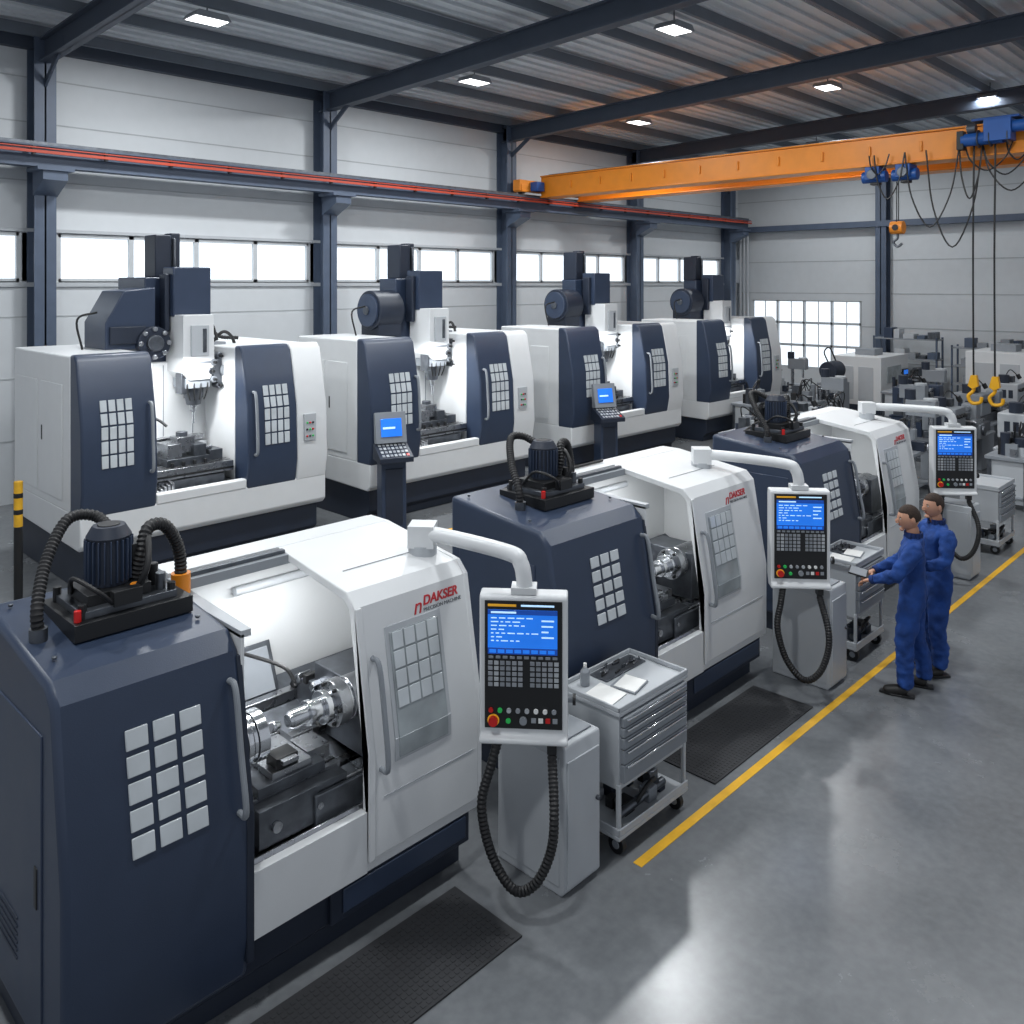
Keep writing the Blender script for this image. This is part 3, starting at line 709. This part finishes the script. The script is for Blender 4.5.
def manual_lathe(x,y,m=GREY2):
    e=empty('manual_lathe',(x,y,0)); g=G('body',e)
    g.box(0,.7,.05,.75,0,.8,m); g.box(1.7,2.2,.1,.7,0,.8,m); g.box(0,2.3,.1,.7,.78,.98,STEELD)
    g.box(0,.65,.1,.72,.98,1.45,m); g.box(0,2.3,.0,.8,.72,.78,m)
    for yy in (.2,.5): g.box(.6,2.3,yy,yy+.08,.98,1.02,STEEL)
    g.box(1.0,1.4,.0,.7,1.02,1.12,STEEL); g.box(1.1,1.3,.2,.5,1.12,1.25,STEELD); g.box(1.05,1.35,-.05,.05,.75,1.05,m)
    g.box(1.85,2.15,.25,.55,1.02,1.35,m); g.done(.02)
    g=G('spindle',e); g.cyl((.65,.4,1.25),(.8,.4,1.25),.16,STEEL); g.cyl((.8,.4,1.25),(1.6,.4,1.25),.05,CHROME); g.cyl((1.6,.4,1.25),(1.86,.4,1.25),.05,STEEL)
    g.cyl((1.2,-.05,.92),(1.2,-.1,.92),.1,STEELD); g.cyl((2.15,.4,1.22),(2.22,.4,1.22),.12,STEELD)
    for k in range(4): g.cyl((.1+.14*k,.1,1.3),(.1+.14*k,.04,1.3),.035,BLACK)
    for k in range(3): g.box(-.006,0,.2+.15*k,.3+.15*k,1.1,1.3,NAVYD)
    g.tube([(.3,.5,1.45),(.5,.4,1.75),(.8,.3,1.6)],.012,BLACK); g.cyl((.8,.3,1.62),(.82,.25,1.52),.05,BLACK)
    g.cyl((.2,.45,1.45),(.2,.45,1.65),.12,NAVYD); g.box(.4,.6,.3,.6,1.45,1.6,STEELD)
    g.done(.004)
def drillpress(x,y):
    e=empty('pillar_drill',(x,y,0)); g=G('body',e)
    g.box(-.25,.25,-.28,.28,0,.08,STEELD); g.cyl((0,.15,.08),(0,.15,1.6),.05,STEEL); g.box(-.18,.18,-.22,.2,.85,.9,STEELD)
    g.box(-.11,.11,-.3,.25,1.35,1.65,GREY2); g.cyl((0,-.18,1.1),(0,-.18,1.35),.035,CHROME); g.cyl((0,.2,1.65),(0,.2,1.85),.1,NAVYD); g.cyl((0,-.18,1.65),(0,-.18,1.7),.13,GREY)
    for t in (0,2.1,4.2): g.cyl((.12,-.12,1.45),(.16,-.12+.16*math.cos(t),1.45+.16*math.sin(t)),.01,BLACK,seg=6)
    g.done(.01)
def wbox(x,y,W,D,H):
    e=empty('enclosed_grinding_machine',(x,y,0)); g=G('body',e)
    g.box(0,W,0,D,0,H,WHITE); g.box(.0,W,-.03,.0,0,.3,NAVYD); g.box(W*.2,W*.7,-.03,0,.9,H-.3,GLASSD); g.box(W*.75,W*.95,-.05,0,1.0,1.25,BLACK); g.box(W*.77,W*.93,-.055,-.04,1.08,1.22,SCREEN)
    g.box(-.02,0,D*.15,D*.45,.4,H-.3,GREY); g.box(-.02,0,D*.55,D*.85,.4,H-.3,GREY); g.box(W*.3,W*.6,D*.3,D*.7,H,H+.2,GREY2)
    g.box(-.02,.0,0,D,H*.0,.25,NAVYD); g.done(.02)
def shelf(x,y,W,D,H):
    e=empty('storage_rack',(x,y,0)); g=G('frame',e)
    for xx in (0,W-.05):
        for yy in (0,D-.05): g.box(xx,xx+.05,yy,yy+.05,0,H,COL)
    for k in range(4): g.box(0,W,0,D,.2+k*(H-.3)/3,.24+k*(H-.3)/3,GREY2)
    g.done(0); g=G('bins',e)
    for k in range(4):
        z=.24+k*(H-.3)/3; xx=.08; A,B=(W,D) if W>D else (D,W)
        while xx<A-.4:
            w_=random.uniform(.15,.35); hh=random.uniform(.1,.35); m_=random.choice([GREY,GREY2,NAVY,STEELD,COL])
            if W>D: g.box(xx,xx+w_,.06,D-.08,z,z+hh,m_)
            else: g.box(.06,W-.08,xx,xx+w_,z,z+hh,m_)
            xx+=w_+random.uniform(.03,.12)
    g.done(.006)
bench(15.0,5.5,1.9,.8,n_=22); bench(17.6,7.9,2.0,.8); bench(20.6,9.7,2.0,.8); bench(15.6,8.6,1.4,.7,.85); bench(16.6,3.9,1.2,.7,.9); bench(22.9,4.4,2,.8); bench(24.4,8.6,1.8,.8); bench(26.0,4.4,1.8,.8); bench(21.4,11.3,1.8,.8,n_=24); bench(19.4,10.6,1.0,.6)
manual_lathe(18.0,5.4); manual_lathe(21.0,7.1,NAVY); manual_lathe(15.3,7.2,GREY); manual_lathe(18.2,4.1,GREY); manual_lathe(20.8,5.7,GREY2); manual_lathe(23.6,5.7,GREY)
drillpress(20.2,8.9); drillpress(23.8,7.8); drillpress(20.0,7.0); drillpress(17.45,5.95); drillpress(24.5,11.9)
wbox(26.4,6.2,2.0,1.6,2.0); wbox(26.0,10,2.2,1.5,1.7)
e=empty('pump_unit',(23.6,10.4,0)); g=G('body',e); g.box(-.4,.4,-.3,.3,0,1.15,GREY2); g.cyl((-.35,0,1.48),(.25,0,1.48),.26,NAVYD); g.box(-.25,.25,-.2,.2,1.15,1.3,BLACK); g.cyl((.25,0,1.48),(.35,0,1.48),.16,BLACK)
g.tube([(-.3,0,1.7),(-.35,.1,2.0),(0,.1,2.1),(.2,0,1.7)],.02,BLACK); g.done(.02)
shelf(28.7,6.3,.6,2.6,2.0); shelf(28.7,9.3,.6,2.0,2.2); shelf(24.5,13.8,2.2,.6,1.6)

# ---------------------------------------------------------------- people
def skinmesh(name,parent,chains,m,sub=2):
    vs=[];es=[];rs=[];roots=[]
    for V,E,r0 in chains:
        o=len(vs)
        for co,r in V: vs.append(co); rs.append(r if isinstance(r,tuple) else (r,r))
        es+=[(a_+o,b_+o) for a_,b_ in E]; roots.append(r0+o)
    me=bpy.data.meshes.new(name); me.from_pydata([tuple(v) for v in vs],es,[]); me.materials.append(m)
    o=bpy.data.objects.new(name,me); bpy.context.collection.objects.link(o); o.parent=parent
    md=o.modifiers.new('skin','SKIN'); md.use_smooth_shade=True; md.branch_smoothing=.4
    for i,s_ in enumerate(me.skin_vertices[0].data):
        s_.radius=rs[i]; s_.use_root=(i in roots)
    sb=o.modifiers.new('sub','SUBSURF'); sb.levels=sub; sb.render_levels=sub
    return o
def hand(wrist,fwd,up,side):
    w=Vector(wrist); f=Vector(fwd).normalized(); u=Vector(up).normalized(); lt=f.cross(u).normalized()*side; u=(u-f*u.dot(f)).normalized()
    ch=[([(w-f*.03,(.026,.022)),(w+f*.01,(.028,.02)),(w+f*.05,(.04,.018)),(w+f*.085,(.038,.015))],[(0,1),(1,2),(2,3)],0)]
    for k,(off,ln) in enumerate(((.03,.07),(.011,.08),(-.01,.074),(-.03,.058))):
        b_=w+f*.075+lt*off
        p1=b_+f*ln*.45-u*.006; p2=p1+f*ln*.32-u*.018; p3=p2+f*ln*.16-u*.022
        ch.append(([(b_,.010),(p1,.0095),(p2,.0088),(p3,.0075)],[(0,1),(1,2),(2,3)],0))
    t0=w+f*.025+lt*.025; t1=t0+lt*.03+f*.03-u*.008; t2=t1+f*.032+lt*.006-u*.012
    ch.append(([(t0,.014),(t1,.011),(t2,.009)],[(0,1),(1,2)],0))
    return ch
CL=bpy.data.textures.new('cloth_folds','CLOUDS'); CL.noise_scale=.07
def person(loc,rz,arms,tilt,hair,feet,tablet=False):
    e=empty('machinist_in_blue_coverall',(loc[0],loc[1],0),rz)
    V=[((0,0,.97),(.195,.16)),((0,0,1.10),(.17,.132)),((0,.01,1.28),(.21,.155)),((0,-.01,1.41),(.19,.125)),((0,-.01,1.49),(.09,.08))]
    E=[(0,1),(1,2),(2,3),(3,4)]
    for s_ in (-1,1):
        el,wr=arms[0 if s_<0 else 1]; o=len(V)
        sh=Vector((s_*.21,-.015,1.41)); el=Vector(el); wr=Vector(wr)
        V+=[(tuple(sh),(.09,.09)),(tuple(sh.lerp(el,.5)),(.077,.077)),(tuple(el),(.068,.068)),(tuple(el.lerp(wr,.5)),(.058,.058)),(tuple(wr),(.045,.045))]
        E+=[(3,o),(o,o+1),(o+1,o+2),(o+2,o+3),(o+3,o+4)]
    for s_,fy in zip((-1,1),feet):
        o=len(V)
        V+=[((s_*.1,0,.87),(.13,.14)),((s_*.12,fy*.3+.02,.68),(.11,.12)),((s_*.13,fy*.6+.03,.49),(.09,.1)),((s_*.14,fy*.9-.01,.28),(.083,.093)),((s_*.145,fy-.02,.12),(.075,.088)),((s_*.145,fy-.02,.08),(.082,.094))]
        E+=[(0,o),(o,o+1),(o+1,o+2),(o+2,o+3),(o+3,o+4),(o+4,o+5)]
    b=skinmesh('coverall_body',e,[(V,E,0)],COVER,3)
    dm=b.modifiers.new('folds','DISPLACE'); dm.texture=CL; dm.strength=.045; dm.mid_level=.5
    ch=[]
    for s_,fy in zip((-1,1),feet):
        x=s_*.145
        ch.append(([((x,fy-.05,.055),(.055,.055)),((x,fy+.03,.055),(.056,.052)),((x+s_*.01,fy+.12,.045),(.058,.042)),((x+s_*.012,fy+.18,.04),(.048,.034))],[(0,1),(1,2),(2,3)],0))
        ch.append(([((x,fy-.025,.06),(.06,.065)),((x,fy-.025,.15),(.06,.065))],[(0,1)],0))
    skinmesh('boots',e,ch,SHOE)
    g=G('boot_soles',e)
    for s_,fy in zip((-1,1),feet):
        x=s_*.145; g.prism('z',[(x-.045,fy-.1),(x+.045,fy-.1),(x+.055,fy+.1),(x+.042,fy+.2),(x-.022,fy+.21),(x-.052,fy+.1)],0,.022,BLACK)
    g.done(.005)
    hd=empty('head_pivot',(0,0,0)); hd.parent=e
    hd.location=(0,.0,1.545); hd.rotation_euler=tilt
    skinmesh('neck',e,[([((0,-.01,1.45),.066),((0,0,1.53),.062),((0,.008,1.6),.06)],[(0,1),(1,2)],0)],SKIN)
    def hf(v):
        if v.z<0:
            t=-v.z; v.x*=1-.28*t*t; 
            if v.y<0: v.y*=1-.35*t
            else: v.y*=1-.05*t
            if t>.75: v.z=-.75-(t-.75)*.9
        if v.y>.75 and -.35<v.z<.1 and abs(v.x)<.2: v.y+=.06
        if v.y>.6 and .12<v.z<.3: v.y+=.02
        return v
    g=G('head',hd)
    c=(0,.022,.115)
    g.ell(c,(.08,.102,.122),SKIN,seg=32,fn=hf)
    g.ell((0,.022+.108,.105),(.013,.022,.024),SKIN,seg=12); g.ell((0,.132,.09),(.017,.016,.011),SKIN,seg=12)
    for s_ in(-1,1):
        g.ell((s_*.082,.01,.108),(.012,.02,.034),SKIN,seg=12); g.ell((s_*.032,.108,.13),(.013,.009,.008),PAPER,seg=10); g.ell((s_*.032,.115,.13),(.006,.005,.006),EYE,seg=8)
        g.ell((s_*.032,.113,.147),(.02,.008,.004),hair,seg=8)
    g.ell((0,.115,.062),(.024,.009,.007),LIP,seg=10); g.ell((0,.1,.02),(.03,.02,.018),SKIN,seg=12)
    g.done(0,ang=180)
    g=G('hair',hd)
    def hh(v):
        v=hf(v)
        if (v.y>.35 and v.z<.42) or v.z<-.38 or (v.y>-.05 and v.z<.05): v*=.86
        return v
    g.ell((0,.016,.12),(.087,.109,.127),hair,seg=32,fn=hh)
    g.done(0,ang=180)
    g=G('collar',e)
    N=14
    for i in range(N):
        a0=2*math.pi*i/N+.25; a1=a0+2*math.pi/N
        if i in (3,): continue
        p0=Vector((.076*math.cos(a0),.072*math.sin(a0)-.005,1.48)); p1=Vector((.076*math.cos(a1),.072*math.sin(a1)-.005,1.48))
        g.obox(p0,p1-p0,(p0-Vector((0,0,1.48)))*.18,(0,0,.05),COVERD)
    g.done(0)
    g=G('cuffs',e)
    for i,s_ in enumerate((-1,1)):
        el,wr=map(Vector,arms[i]); f=(wr-el).normalized(); g.cyl(wr-f*.02,wr+f*.025,.043,COVERD,seg=16)
    g.done(.006)
    for i,s_ in enumerate((-1,1)):
        el,wr=map(Vector,arms[i]); f=(wr-el).normalized()
        up=Vector((0,0,1)) if abs(f.z)<.8 else Vector((s_,0,0))
        th=1 if s_<0 else -1
        skinmesh('hand_%s'%('left' if s_<0 else 'right'),e,hand(wr+f*.03,f,up,th if abs(f.z)<.8 else -th),SKIN,1)
    if tablet:
        g=G('tablet',e)
        g.obox((-.13,.40,1.055),(.24,0,0),(0,.17,.03),(0,-.002,.012),BLACK); g.obox((-.12,.408,1.069),(.22,0,0),(0,.15,.0265),(0,0,.002),GREY2)
        g.done(.003)
    return e
person((8.58,3.0),math.radians(18),[((-.29,.12,1.17),(-.17,.34,1.07)),((.29,.1,1.17),(.16,.33,1.07))],(math.radians(-8),0,math.radians(22)),HAIR1,(.08,-.08),True)
person((9.22,3.0),math.radians(46),[((-.28,.05,1.16),(-.2,.27,1.1)),((.29,-.03,1.14),(.22,.16,.98))],(math.radians(-4),0,math.radians(10)),HAIR1,(.05,-.05))

# ---------------------------------------------------------------- world, camera
w=bpy.data.worlds.new('world'); sc.world=w; w.use_nodes=True
w.node_tree.nodes['Background'].inputs[0].default_value=(.84,.90,1,1); w.node_tree.nodes['Background'].inputs[1].default_value=.5
cam=bpy.data.cameras.new('camera'); co=bpy.data.objects.new('camera',cam); bpy.context.collection.objects.link(co)
co.location=(0,0,3.9); co.rotation_euler=(math.pi/2,0,TH-math.pi/2)
cam.sensor_width=36; cam.lens=860/1024*36; cam.shift_y=-(512-284)/1024; cam.clip_end=200
sc.camera=co
